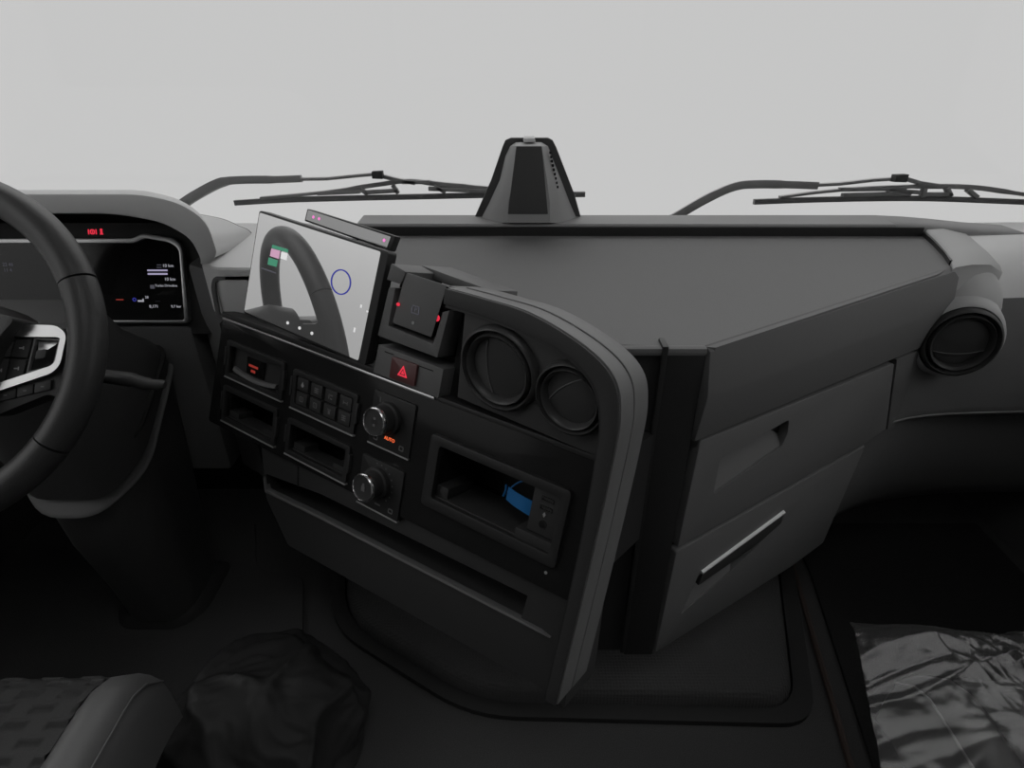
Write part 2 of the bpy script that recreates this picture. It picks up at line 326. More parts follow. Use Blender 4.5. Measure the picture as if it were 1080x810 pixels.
vn = V((-.16, -.985, .02)).normalized(); vx = V((0, 0, 1)).cross(vn).normalized(); VC = V((.735, .893, .862)); EYE = frame(VC, vx, vn.cross(vx), vn)
pod = MB().lathe(EYE, [(.0615, -.004), (.066, -.006), (.071, -.018), (.078, -.045), (.082, -.09)], 48, caps=False)
pod.grid(lambda u, v_: V((.748, .990, .890)) + V((.088 * math.cos(2 * math.pi * u) * math.sin(math.pi * v_), .084 * math.sin(2 * math.pi * u) * math.sin(math.pi * v_), .088 * math.cos(math.pi * v_))), 40, 20)
pod.build('vent_pod', M['pod'], dash, sharp=60)
vent(EYE, .051, dash, M['flap'], M['dark'], R_(95))

# ------------------------------------------------------------------ driver console
con = thing('driver_console', 'angled gloss-black centre console with switches, knobs and two round vents', 'console', tuple(CON @ V((.35, -.3, -.1))))
def C(name, mb, m, parent=con, **k): return mb.build(name, m, parent, **k)
panel = C('gloss_panel', MB().prism(CON, fillet([(-.021, -.181), (.676, -.170), (.672, -.0), (0, 0)], .006), -.10, 0), M['gloss'], bevel=.0015)
pk = MB()
for x0, x1, y0, y1, d in ((.027, .146, -.158, -.113, .07), (.187, .303, -.158, -.117, .07), (.030, .155, -.083, -.037, .012), (.462, .634, -.124, -.054, .085)):
    pk.box(CON, x0, x1, y0, y1, -d, .01)
cut(panel, pk)
C('console_body', MB().prism(CON, [(.0, -.17), (.67, -.17), (.67, .0), (.0, .0)], -.215, -.101), M['black'])
C('chrome_line', MB().box(CON, .004, .44, -.0015, .0022, -.004, .0035), M['silver'], bevel=.0008)
C('panel_ledge', MB().box(CON, .0, .345, .0025, .010, -.03, .002).box(CON, .44, .672, -.002, .004, -.03, .001), M['black'], bevel=.001)
def slot_frame(name, x0, x1, y0, y1, label=None, t=.008, h=.004):
    f = C(name, MB().ring(CON, rect(x0, x1, y0, y1, .004), rect(x0 + t, x1 - t, y0 + t, y1 - t, .002), -.008, h), M['black'], bevel=.0008)
    if label: f['label'] = label
    for x in (x0 - .003, x1 - .001): C('clip', MB().box(CON, x, x + .004, y0 + .018, y1 - .012, -.004, .005), M['dark'], f, bevel=.0006)
    C('lower_edge_glint', MB().box(CON, x0, x1, y0 - .0012, y0 + .0008, -.002, h + .001), M['shell'], f)  # pale strip painted in for the highlight along the lower edge
    return f
ta = slot_frame('tachograph', .021, .161, -.090, -.030, 'tachograph with dim red display')
C('tachograph_face', MB().add([CON @ V(p) for p in [(.029, -.083, -.004), (.153, -.083, -.004), (.153, -.038, -.006), (.029, -.038, -.006)]], [[0, 1, 2, 3]]), M['dark'], ta)
C('drawer_lip', MB().loft([[CON @ V((x, -.076 - .006 * (1 - ((x - .089) / .052) ** 2) + d, z)) for d, z in ((0, -.004), (.0, .002), (.005, .000), (.006, -.004))] for x in [.037 + .104 * i / 10 for i in range(11)]], closed=True, caps=True), M['fascia'], ta)
tf = C('display', MB().box(CON, .066, .108, -.073, -.046, -.005, -.002), M['display'], ta, bevel=.0006)
C('red_symbol', MB().box(CON, .072, .094, -.060, -.0565, -.003, -.0014).box(CON, .078, .088, -.068, -.064, -.003, -.0014), M['red_dim'], ta)
for nm, x0, x1, y0, y1 in (('empty_slot', .019, .154, -.166, -.105), ('empty_slot', .179, .311, -.166, -.109)):
    f = slot_frame(nm, x0, x1, y0, y1)
    C('slot_step', MB().box(CON, x0 + .01, x0 + .034, y0 + .009, y0 + .020, -.03, -.004).box(CON, x1 - .036, x1 - .01, y0 + .009, y0 + .018, -.03, -.004).box(CON, x0 + .01, x1 - .01, y0 + .008, y0 + .011, -.03, -.002), M['dark'], f)
sw = slot_frame('switch_panel', .181, .314, -.092, -.033)
C('switch_plate', MB().box(CON, .188, .307, -.085, -.040, -.006, -.001), M['black'], sw)
SYM = [[(.0, .004, 3)], 0]
def symbol(mb, x, y, k, z):
    if k == 0:   # drop
        mb.prism(CON, [(x + .0028 * math.cos(t), y - .001 + .0028 * math.sin(t) + (.003 if abs(t - 1.5708) < .1 else 0)) for t in [R_(90 + 30 * i) for i in range(12)]], z, z + .0004)
    elif k == 1:
        for dy in (-.003, 0, .003): mb.box(CON, x - .004, x + .004, y + dy - .0009, y + dy + .0009, z, z + .0004)
        mb.box(CON, x - .0008, x + .0008, y - .004, y + .004, z, z + .0004)
    elif k == 2:
        mb.box(CON, x - .004, x - .0025, y - .004, y + .003, z, z + .0004).box(CON, x - .001, x + .0035, y + .001, y + .003, z, z + .0004).box(CON, x - .001, x + .0035, y - .004, y - .002, z, z + .0004)
    elif k == 3:
        mb.box(CON, x - .0045, x + .0045, y - .0006, y + .0006, z, z + .0004).box(CON, x - .0045, x - .003, y - .0025, y + .0025, z, z + .0004).box(CON, x + .003, x + .0045, y - .0025, y + .0025, z, z + .0004)
    elif k == 4:
        mb.ring(CON, rect(x - .004, x + .004, y - .004, y + .004, .002), rect(x - .0028, x + .0028, y - .0028, y + .0028, .0015), z, z + .0004).box(CON, x - .0006, x + .0006, y - .002, y + .002, z, z + .0004)
    else:
        mb.box(CON, x - .002, x + .002, y - .004, y + .001, z, z + .0004).box(CON, x - .0035, x + .0035, y + .002, y + .0032, z, z + .0004)
for i in range(4):
    for j in range(2):
        bx, by = .2035 + i * .0295, -.0515 - j * .022
        b = C('switch_button', MB().box(CON, bx - .0115, bx + .0115, by - .0095, by + .0095, -.004, .0035), M['dark'], sw, bevel=.0012)
        ic = MB(); symbol(ic, bx, by, (0, 1, 2, 3, 4, 4, 5, 1)[i + 4 * j], .0033); C('button_symbol', ic, M['grey_icon'] if (i, j) != (0, 0) else M['white_icon'], b)
# climate units with knobs
def climate(x0, x1, y0, y1, kx, ky, word, dots):
    u = C('climate_unit', MB().prism(CON, rect(x0, x1, y0, y1, .003), -.01, .003), M['black'], bevel=.001)
    C('lower_edge_glint', MB().box(CON, x0, x1, y0 - .0008, y0 + .001, -.002, .004), M['shell'], u)  # highlight under the unit, painted as a pale strip
    K = frame(CON @ V((kx, ky, .003)), E1, E2, E3)
    kn = C('knob', MB().lathe(K, [(.0225, 0), (.022, .006), (.0195, .008), (.0188, .024), (.0175, .026)], 40), M['dark'], u, bevel=0, sharp=40)
    C('knob_ring', MB().lathe(K, [(.0192, .022), (.0196, .0265), (.0175, .0285), (.0165, .0265), (.0165, .024)], 40, caps=False), M['chrome'], kn, sharp=60)
    C('knob_face', MB().lathe(K, [(.0165, .0255), (.001, .0262)], 32, caps=False), M['black'], kn)
    s = MB()
    if dots: s.box(K, -.003, .003, -.005, .002, .0262, .0266).lathe(K @ Matrix.Translation((0, .004, 0)), [(.0022, .0262), (.0022, .0266)], 14)
    else: s.box(K, -.002, .002, .003, .006, .0262, .0266).box(K, -.002, .002, -.006, -.003, .0262, .0266)
    C('knob_symbol', s, M['grey_icon'], kn)
    def pr_(mb): C('printed_symbol', mb, M['grey_icon'], u)
    for px in (x0 + .013, x1 - .014): pr_(MB().ring(CON, rect(px - .004, px + .004, y0 + .007, y0 + .014, .002), rect(px - .0026, px + .0026, y0 + .0085, y0 + .0125, .001), .003, .0035))
    if dots:
        pr_(MB().box(CON, .368, .378, y0 + .010, y0 + .012, .003, .0035))
        for a in range(0, 150, 18): q = R_(100 - a); C('scale_dot', MB().lathe(frame(CON @ V((kx + .027 * math.cos(q), ky + .027 * math.sin(q), .003)), E1, E2, E3), [(.0011, 0), (.0011, .0005)], 8), M['grey_icon'], u)
    else: pr_(MB().box(CON, x0 + .012, x0 + .014, y1 - .014, y1 - .007, .003, .0035))
    if word: C('lit_word', MB().text(frame(CON @ V(((x0 + x1) / 2 + .001, y0 + .016, .0034)), E1, E2, E3), word, .0066), M['orange'], u)
climate(.341, .414, -.091, -.017, .372, -.048, 'AUTO', False)
climate(.335, .411, -.182, -.110, .368, -.141, None, True)
# open cubby with charging plate
cu = C('cubby', MB().ring(CON, rect(.447, .645, -.138, -.042, .006), rect(.462, .634, -.124, -.054, .004), -.006, .007), M['black'], bevel=.002)
C('cubby_step', MB().box(CON, .462, .480, -.124, -.108, -.06, -.003).box(CON, .585, .634, -.124, -.112, -.06, .003).box(CON, .462, .634, -.126, -.122, -.07, .0), M['dark'], cu, bevel=.001)
up = C('charging_plate', MB().box(CON, .597, .634, -.110, -.054, -.03, -.001), M['dark'], cu, bevel=.001)
s = MB(); 
for dy in (-.066, -.077): s.ring(CON, rect(.608, .624, dy - .0028, dy + .0028, .001), rect(.6095, .6225, dy - .0012, dy + .0012, .0006), -.001, .0004)
C('socket', s, M['black'], up)
C('socket', MB().lathe(frame(CON @ V((.616, -.097, -.001)), E1, E2, E3), [(.0055, 0), (.0055, .001), (.004, .001), (.004, -.0005)], 20), M['black'], up)
C('printed_symbol', MB().prism(CON, [(.6155, -.088), (.6135, -.0845), (.6155, -.081), (.6175, -.0845)], -.001, -.0005), M['white_icon'], up)
C('indicator_light', MB().lathe(frame(CON @ V((.633, -.150, 0)), E1, E2, E3), [(.002, -.001), (.002, .0006)], 12), M['white_icon'])
# lower panel with long open slot
lp = C('lower_panel', MB().prism(CON, fillet([(.112, -.182), (.676, -.172), (.690, -.305), (.672, -.296), (.196, -.318), (.135, -.262)], .003), -.09, -.006), M['dark'], bevel=.002)
cut(lp, MB().prism(CON, [(.13, -.222), (.258, -.206), (.614, -.193), (.612, -.225), (.264, -.239), (.136, -.248)], -.08, .02))
C('panel_groove', MB().prism(CON, [(.2, -.183), (.2025, -.183), (.2065, -.213), (.2035, -.213)], -.007, -.0052), M['pit'], lp)
C('slot_lip', MB().prism(CON, [(.128, -.226), (.136, -.250), (.264, -.242), (.655, -.2265), (.64, -.2235), (.264, -.2375), (.137, -.245)], -.012, -.001), M['frame'], lp, bevel=.0012)
# trim hoop around vents and down the right side
hoop = lambda a, top: [(.462, top), (.515, top - .0005), (.575, top - .0035), (.640, top - .021), (a - .018, top - .043), (a - .004, top - .075), (a, .02), (a + .002, -.10), (a + .002, -.266)]
sm = lambda pts: [(p.x, p.y) for p in smooth([V((*q, 0)) for q in pts], 6)]
of, ob, inn = hoop(.694, .142), hoop(.6945, .1435), [(.462, .1235), (.510, .1225), (.565, .1185), (.622, .108), (.655, .089), (.671, .060), (.677, .015), (.682, -.10), (.682, -.266)]
C('trim_hoop', MB().ring(CON, sm(of), sm(inn), .0055, .039, closed=False), M['frame'], bevel=.0015)
C('trim_hoop', MB().ring(CON, sm(ob), sm(inn), -.034, .0050, closed=False), M['frame'], bevel=.0015)
C('hoop_shaded_face', MB().ring(CON, sm([(x - .0015, y - .0015 if y > 0 else y) for x, y in of]), sm(inn), .0388, .0425, closed=False), M['dark'], bevel=.001)  # front face of the hoop, its shade put in as a darker colour
C('hoop_lining', MB().ring(CON, sm(inn), sm([(x - (.003 if x > .6 else 0), y - .004 if y > 0 else y) for x, y in inn]), -.05, .038, closed=False), M['black'])
# vent plate
vpoly = [loc(VEN, *q) for q in [(482, 419), (634, 484), (648, 420), (632, 385), (590, 352), (540, 335), (490, 326)]]
C('vent_plate', MB().prism(VEN, vpoly, -.03, 0), M['charcoal'], bevel=.002)
for (cx, cy, l, r, a) in ((528, 388, 490, 566, 6), (604, 419, 567, 640, -48)):
    c0 = loc(VEN, cx, cy); r0 = (loc(VEN, r, cy)[0] - loc(VEN, l, cy)[0]) / 2
    vent(frame(VEN @ V((c0[0], c0[1], .004)), E1, VUP, VN), r0 / 1.12, con, M['flap'], M['flap'], R_(a))
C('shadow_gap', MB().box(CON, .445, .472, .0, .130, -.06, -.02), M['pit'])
# parking brake block and hazard plate
hz = C('hazard_plate', MB().prism(CON, [(.334, .004), (.446, .002), (.447, .040), (.337, .043)], -.04, .003), M['fascia'], bevel=.002)
C('crease', MB().box(CON, .35, .366, .036, .0372, .002, .0034), M['pit'], hz); C('crease', MB().box(CON, .41, .432, .033, .0342, .002, .0034), M['pit'], hz)
hbn = C('hazard_button', MB().prism(CON, rect(.3665, .409, .007, .035, .002), 0, .007), M['hazard'], hz, bevel=.0015)
tri = lambda c, r: [(c[0] + r * math.cos(R_(90 + 120 * k)), c[1] + r * math.sin(R_(90 + 120 * k))) for k in range(3)]
C('warning_triangle', MB().ring(CON, tri((.388, .019), .0095), tri((.388, .019), .0058), .0065, .0075).prism(CON, tri((.388, .019), .0032), .0065, .0075), M['red'], hbn)
def CP(pts, off): return [loc(CON, x, y, off) for x, y in pts]
def P3(pts, off): return [(*loc(CON, x, y, off), off) for x, y in pts]
fo_ = CP([(410, 303), (398, 354), (461, 377.5), (474, 327.5)], .004); fi_ = CP([(417, 303.5), (409.5, 343.5), (456.5, 362.5), (466.5, 329)], .004)
pb = C('parking_brake', MB().ring(CON, fo_, fi_, -.03, .004, closed=False), M['fascia'], bevel=.0015)
C('brake_recess', MB().prism(CON, CP([(407, 292), (397.5, 355), (461, 378), (478, 312)], 0), -.06, -.028), M['pit'], pb)
C('block_top', MB().prism(CON, CP([(407.5, 295), (422.5, 300), (428, 286.5), (412.5, 277.5)], .010), -.07, .010), M['fascia'], pb, bevel=.002)
C('block_top', MB().prism(CON, CP([(469.5, 314.5), (483.5, 321), (487.5, 305.5), (473.5, 301)], .010), -.07, .010), M['fascia'], pb, bevel=.002)
q1 = CP([(412.5, 277.5), (489, 306)], .010); dk = .0245
C('block_deck', MB().prism(CON, [(q1[0][0], q1[0][1] - .012), (q1[1][0] - .0, q1[1][1] - .012), (q1[1][0] + .0, q1[1][1] + .001), (q1[0][0], q1[0][1] + .001)], -.11, -.045), M['fascia'], pb, bevel=.003)
lf, lk = P3([(414, 340.5), (455, 356), (471.5, 301), (428, 287)], .008), P3([(415, 341), (455, 356), (471, 302), (428, 288)], -.02)
lv = C('brake_lever', MB().add([CON @ V(p) for p in lk + lf], [[0, 3, 2, 1], [4, 5, 6, 7], [0, 1, 5, 4], [1, 2, 6, 5], [2, 3, 7, 6], [3, 0, 4, 7]]), M['fascia'], pb, bevel=.002)
LM = frame(CON @ V((*loc(CON, 438, 327, .0085), .0082)), E1, E2, E3)
C('brake_symbol', MB().ring(LM, rect(-.006, .006, -.005, .005, .001), rect(-.005, .005, -.004, .004, .001), 0, .0006).text(LM, 'P', .007), M['lit_dim'], lv)
C('brake_symbol', MB().lathe(LM @ Matrix.Translation((0, -.016, .001)), [(.002, 0), (.002, .0005)], 12), M['white_icon'], lv)
for px, r in ((420, .0021), (459.5, .004)):
    zz = .009 if px < 430 else .004; q = loc(CON, px, 321 if px < 430 else 335.5, zz)
    C('indicator_light', MB().lathe(frame(CON @ V((q[0], q[1], zz)), E1, E2, E3), [(r, -.003), (r, .001), (r * .7, .002), (.0003, .0024)], 16), M['red'], pb)

# ------------------------------------------------------------------ touchscreen
yw, tl = R_(30), R_(21)
SN = V((-math.sin(yw) * math.cos(tl), -math.cos(yw) * math.cos(tl), math.sin(tl))); ex = V((0, 0, 1)).cross(SN).normalized(); ey = SN.cross(ex); ro = -.090
SX = ex * math.cos(ro) + ey * math.sin(ro); SY = ey * math.cos(ro) - ex * math.sin(ro)
SC0 = on(326.6, 300.4, CO + E3 * .035, SN); SW, SH = .2395, .150; SCR = frame(SC0, SX, SY, SN)
ts = thing('touchscreen', 'tilted touchscreen above the gloss console, reflecting the steering wheel', 'screen', tuple(SC0 - V((0, 0, SH / 2))))
MB().prism(SCR, rect(-SW/2, SW/2, -SH/2, SH/2, .005), -.018, -.0005).build('screen_housing', M['black'], ts, bevel=.0025)
MB().prism(SCR, rect(-SW/2 + .0025, SW/2 - .012, -SH/2 + .003, SH/2 - .003, .003), -.002, 0).build('display_glass', M['screen'], ts)
MB().box(SCR, -.06, .06, -SH/2 + .02, SH/2 - .03, -.05, -.018).build('screen_mount', M['black'], ts, bevel=.004)
def SP(x, y): return loc(SCR, x, y)
def sym(name, mb, m): return mb.build(name, m, ts)
def spoly(pts, z1=.0006): return MB().prism(SCR, [SP(*p) for p in pts], .0002, z1)
sym('display_tile', spoly([(287.5, 258), (304, 263), (303.5, 266.5), (286.8, 261.5)]).prism(SCR, [SP(*p) for p in [(283.6, 271.5), (293, 274.6), (291.5, 281.5), (282.5, 279)]], .0002, .0006), M['green'])
sym('display_tile', spoly([(286.5, 262), (295.5, 264.5), (294, 273), (285, 270)]), M['rose'])
sym('display_tile', spoly([(297, 265.5), (303.5, 267.5), (302.4, 274.6), (296, 272.5)]), M['white'])
sym('display_text', spoly([(276, 282), (291, 287.4), (290.8, 288.6), (275.7, 283.4)]), M['lit_dim'])
c0 = SP(359.5, 297.5); rr = .0135
cir = lambda r: [(c0[0] + r * math.cos(k * math.pi / 20), c0[1] + r * .95 * math.sin(k * math.pi / 20)) for k in range(40)]
sym('display_ring', MB().ring(SCR, cir(.0175), cir(.0157), .0002, .0006), M['bluelit'])
for nm, px, py, k in (('back', 303.5, 340.5, 3), ('home', 316, 346, 12), ('list', 329, 351.5, 4)):
    c = SP(px, py); r = .0022
    sym('display_symbol', MB().ring(SCR, [(c[0] + r * math.cos(2*math.pi*i/12), c[1] + r * math.sin(2*math.pi*i/12)) for i in range(12)], [(c[0] + r * .35 * math.cos(2*math.pi*i/12), c[1] + r * .35 * math.sin(2*math.pi*i/12)) for i in range(12)], .0002, .0006), M['white'])
for px, py, h_ in ((374, 348, .006), (381, 323, .004), (387.5, 328.5, .002)):
    c = SP(px, py); sym('display_symbol', MB().box(SCR, c[0] - .0012, c[0] + .0012, c[1] - h_ / 2, c[1] + h_ / 2, .0002, .0006), M['white'])
# narrow bar with pink lights behind the screen's top edge
BM = frame(SC0 + SY * (SH / 2) - SN * .028, SX, SY, SN)
ba = thing('indicator_bar', 'narrow dark bar with pink lights, set along the top edge of the tilted touchscreen', 'indicator bar', tuple(BM @ V((.045, 0, 0))))
bl = [(q[0] - 0, q[1]) for q in [loc(BM, *p) for p in [(321, 233), (411, 265), (417, 249), (324, 220)]]]
MB().prism(BM, fillet(bl, .002), -.012, 0).build('bar_housing', M['black'], ba, bevel=.0015)
MB().prism(BM, [loc(BM, *p) for p in [(322.8, 231.6), (408, 262), (412.5, 249.8), (325.3, 221.3)]], 0, .0007).build('bar_glass', M['barglass'], ba)
for px, py in ((331, 229), (337, 230.8), (405.5, 253.5)):
    MB().lathe(frame(BM @ V((*loc(BM, px, py), .0007)), SX, SY, SN), [(.0021, -.0005), (.0021, .0004), (.0002, .0007)], 14).build('pink_light', M['pink'], ba)

# ------------------------------------------------------------------ instrument cluster
cl = thing('instrument_cluster', 'hooded driver instrument display behind the steering wheel', 'instrument cluster', (-.76, .97, .87))
ho = fillet([(-1.09, .975), (-1.09, 1.06), (-1.04, 1.092), (-.99, 1.101), (-.53, 1.101), (-.478, 1.088), (-.447, 1.062), (-.443, 1.012), (-.458, .998)], [0, .02, .02, .02, .03, .02, .02, .01, 0], 4, closed=False)
hi = fillet([(-1.05, .975), (-1.045, 1.03), (-1.02, 1.06), (-.98, 1.074), (-.575, 1.074), (-.51, 1.061), (-.476, 1.037), (-.470, 1.008), (-.472, .998)], [0, .02, .02, .02, .03, .02, .02, .01, 0], 4, closed=False)
HM = frame(V((0, .885, 0)), V((1, 0, 0)), V((0, .0, 1)), V((0, -1, 0)))
hood = MB(); n = len(ho); lay = []
for pts, y, dz in ((hi, 1.09, -.05), (hi, .885, 0), (ho, .890, 0), (ho, .93, -.003), (ho, 1.12, -.085)):
    k_ = max(0, (y - .885) / .235) if y > .89 and pts is ho else 0
    lay.append([V((x - .115 * k_ * max(0, min(1, (x + .75) / .25)), y, z + dz * max(0, min(1, (z - .95) / .1)))) for x, z in pts])
a_, b_ = lay[-1], lay[0]; hood.loft(lay).loft([a_, b_]); hood.build('hood', M['hood'], cl, bevel=.004, sharp=45)
MB().prism(CLU, [(-.29, -.02), (.268, -.02), (.268, .12), (.235, .15), (.19, .165), (-.29, .165)], -.03, -.004).build('cluster_backing', M['black'], cl)
S = lambda z: (z - .873) / math.cos(R_(20))
X = lambda x: x + .76
fo = fillet([(X(-.97), S(.872)), (X(-.549), S(.872)), (X(-.549), S(.993)), (X(-.563), S(1.005)), (X(-.612), S(1.0115)), (X(-.63), S(1.004)), (X(-.97), S(1.004))], [.01, .008, .02, .015, .006, .006, .01], 5)
fi = fillet([(X(-.964), S(.8765)), (X(-.556), S(.8765)), (X(-.554), S(.988)), (X(-.568), S(.998)), (X(-.609), S(1.0045)), (X(-.627), S(.997)), (X(-.964), S(.997))], [.01, .006, .016, .012, .006, .006, .01], 5)
MB().ring(CLU, fo, fi, -.006, .006).build('silver_surround', M['silver'], cl, bevel=.0012)
disp = MB().prism(CLU, fi, -.006, -.001).build('display', M['display'], cl)
def cpt(x, y): return loc(CLU, x, y, .0)
def cbar(pts, m, name='display_symbol'):
    for x0, y0, x1, y1 in pts:
        a = cpt(x0, y0); b = cpt(x1, y1); MB().box(CLU, a[0], b[0], b[1], a[1], -.0012, -.0004).build(name, m, disp)
cbar([(155, 284.3, 176.5, 286), (155.5, 288, 176.5, 289.8)], M['violet'])
cbar([(145, 316.5, 151.5, 318.4), (150, 315, 151.5, 318.4)], M['lit'])
cbar([(158, 300.5, 163, 304.5), (165, 279, 170, 279.8), (165, 281.6, 170, 282.3)], M['lit_dim'])
cbar([(122, 315.5, 130, 316.6)], M['red_dim'])
a = cpt(141.5, 316); MB().ring(CLU, [(a[0] + .0032 * math.cos(k * .3142), a[1] + .0032 * math.sin(k * .3142)) for k in range(20)], [(a[0] + .002 * math.cos(k * .3142), a[1] + .002 * math.sin(k * .3142)) for k in range(20)], -.0012, -.0004).build('display_symbol', M['bluelit'], disp)
def ctext(t, x, y, size, m):
    a = cpt(x, y); MB().text(frame(CLU @ V((a[0], a[1], -.0006)), V((1, 0, 0)), CU, CN), t, size, .0002).build('display_text', m, disp)
ctext('10 km', 177, 280.3, .0075, M['lit']); ctext('10 km', 179, 294.5, .0075, M['lit']); ctext('Turbo Driveline', 175, 301.3, .0058, M['lit'])
ctext('8,171', 162, 323.3, .007, M['lit']); ctext('9,7 bar', 185.5, 323.3, .0062, M['lit']); ctext('28', 154.5, 313.6, .006, M['lit'])
ctext('- - -', 166, 317.5, .005, M['lit_dim']); ctext('22 46', 8, 279, .008, M['lit_dim']); ctext('11 4', 8, 285, .008, M['lit_dim']); ctext('1175', 37, 323, .006, M['lit_dim'])
MB().add([V((x, y, z - .05 * max(0, min(1, (z - .95) / .1)))) for y in (1.085, 1.092) for x, z in hi], [list(range(len(hi))), [len(hi) + i for i in range(len(hi))][::-1]] + [[i, len(hi) + i, len(hi) + (i + 1) % len(hi), (i + 1) % len(hi)] for i in range(len(hi))]).build('cluster_backing', M['black'], cl)
s = MB()
for px in (97.5, 107):
    a = loc(CLU, px, 244.5, -.004); k = .0042 if px < 100 else .0034
    L = frame(CLU @ V((a[0], a[1], -.0042)), V((1, 0, 0)), CU, CN)
    if px < 100: s.ring(L, rect(-k, k, -k, k, k * .9), rect(-k * .55, k * .55, -k * .55, k * .55, k * .5), 0, .0008).box(L, -k * 1.7, -k * 1.3, -k, k, 0, .0008).box(L, k * 1.3, k * 1.7, -k, k, 0, .0008).box(L, -.0006, .0006, -.002, .002, 0, .0008)
    else: s.box(L, -.0018, .0018, -.0045, .001, 0, .0008).box(L, -.0028, .0028, -.0045, -.003, 0, .0008).lathe(L @ Matrix.Translation((0, .0032, 0)), [(.0022, 0), (.0022, .0008)], 12)
s.build('warning_symbol', M['red'], cl)

# ------------------------------------------------------------------ steering wheel
sw_ = thing('steering_wheel', 'black leather steering wheel with silver-edged button spoke', 'steering wheel', tuple(WO))
RW, TW = .2, .0205
def arc(a0, a1, n, r=RW, z=0): return [WHE @ V((r * math.cos(R_(a0 + (a1 - a0) * k / n)), r * math.sin(R_(a0 + (a1 - a0) * k / n)), z)) for k in range(n + 1)]
MB().tube(arc(24, 150, 40), TW, 20).build('rim', M['leather'], sw_)
MB().tube(arc(-34, 23.4, 24), TW * 1.0, 20).build('rim', M['leather'], sw_)
MB().tube(arc(-34.6, -210, 56), TW, 20).build('rim', M['leather'], sw_)
# hub and airbag cover
MB().prism(WHE, fillet([(-.122, .036), (.120, .036), (.136, .030), (.112, .0), (.098, -.045), (.06, -.11), (-.06, -.11), (-.098, -.045), (-.112, 0), (-.136, .030)], .02), -.012, .030).build('airbag_cover', M['leather'], sw_, bevel=.010, seg=3)
MB().lathe(WHE, [(.07, -.12), (.075, -.05), (.06, -.01)], 40).build('hub', M['black'], sw_)
for sgn in (1, -1):
    Q = WHE @ Matrix.Diagonal((sgn, 1, 1, 1))
    po = fillet([(.08, .024), (.124, .0265), (.171, .0255), (.1835, .015), (.178, -.021), (.169, -.031), (.105, -.053), (.08, -.058)], [0, .01, .012, .01, .008, .01, 0, 0])
    pi = fillet([(.08, .012), (.124, .012), (.172, .0115), (.176, .010), (.1715, -.018), (.167, -.0225), (.105, -.0435), (.08, -.050)], [0, .01, .004, .002, .004, .004, 0, 0])
    sp = MB().prism(Q, fillet([(.08, .03), (.17, .03), (.20, .035), (.20, -.07), (.16, -.055), (.10, -.08), (.08, -.08)], .006), -.02, .004).build('spoke', M['black'], sw_, bevel=.003)
    MB().ring(Q, po, pi, .0, .013).build('silver_trim', M['silver'], sp, bevel=.0025, seg=3)
    b = MB()
    for pts in ([(.121, .010), (.140, .0105), (.136, -.0125), (.117, -.0115)], [(.099, .010), (.119, .010), (.115, -.0115), (.097, -.0115)], [(.1165, -.0135), (.1355, -.0145), (.132, -.0335), (.113, -.039)], [(.096, -.0135), (.1145, -.0135), (.111, -.0395), (.096, -.043)]):
        bb = MB().prism(Q, pts, 0, .009).build('wheel_button', M['dark'], sp, bevel=.001)
        cx, cy = sum(p[0] for p in pts) / 4, sum(p[1] for p in pts) / 4
        MB().box(Q, cx - .003, cx + .003, cy - .0007, cy + .0007, .009, .0093).box(Q, cx + .0015, cx + .003, cy - .002, cy + .002, .009, .0093).build('button_symbol', M['white_icon'], bb)
    # four-way pad
    fo2 = [(.1435, .011), (.1745, .0100), (.1685, -.0245), (.1365, -.0315)]; fi2 = [(.1455, .009), (.1725, .008), (.167, -.022), (.139, -.0285)]
    fw = MB().ring(Q, fo2, fi2, 0, .0105).build('arrow_pad_frame', M['frame'], sp, bevel=.0008)
    ce = [(.1505, -.0045), (.1625, -.003), (.1605, -.0135), (.149, -.015)]
    for i in range(4):
        j = (i + 1) % 4
        MB().add([Q @ V((*fi2[i], .006)), Q @ V((*fi2[j], .006)), Q @ V((*ce[j], .012)), Q @ V((*ce[i], .012))], [[0, 1, 2, 3]]).build('arrow_pad', M['silver'] if i == 0 else M['gloss'], fw)
    MB().prism(Q, fillet(ce, .002), .008, .0145).build('centre_button', M['dark'], fw, bevel=.001)
    # lower row
    for x0, x1 in ((.145, .164), (.125, .1435), (.10, .1235)):
        yy = lambda x: -.0635 + (x - .107) * .24
        bb = MB().prism(Q, [(x0, yy(x0)), (x1, yy(x1)), (x1, yy(x1) + .0115), (x0, yy(x0) + .0135)], 0, .007).build('wheel_button', M['black'], sp, bevel=.001)
        cx = (x0 + x1) / 2; MB().box(Q, cx - .002, cx + .002, yy(cx) + .005, yy(cx) + .0065, .007, .0073).build('button_symbol', M['grey_icon'], bb)

# ------------------------------------------------------------------ steering column
co = thing('steering_column', 'black steering column boot with grey edging under the steering wheel', 'steering column', (-.706, .84, FZ))
def oct_(cx, cy, z, w_, d, tilt=0, r=.3, fl=.62):
    p = fillet([(-w_, -d * .45), (-w_ * fl, -d), (w_ * fl, -d), (w_, -d * .45), (w_, d), (-w_, d)], min(w_, d) * r, 4)
    return [V((cx + x, cy + y, z + (y * tilt))) for x, y in p]
MB().loft([oct_(-.706, .80, .93, .085, .05, .5), oct_(-.706, .80, .86, .100, .075, .5), oct_(-.706, .83, .79, .108, .10, .6), oct_(-.706, .85, .735, .105, .108, .7)], closed=True, caps=True).build('column_shroud', M['charcoal'], co, sharp=50)
MB().loft([oct_(-.706, .845, .722, .109, .112, .75, .3, .42), oct_(-.706, .845, .7185, .112, .116, .75, .3, .42), oct_(-.706, .85, .711, .106, .112, .75, .3, .42)], closed=True, caps=True).build('collar', M['frame'], co, bevel=.002)
MB().loft([oct_(-.706, .845, .775, .113, .100, .6, .3, .42), oct_(-.706, .845, .768, .113, .100, .6, .3, .42)], closed=True, caps=True).build('collar', M['dark'], co, bevel=.002)
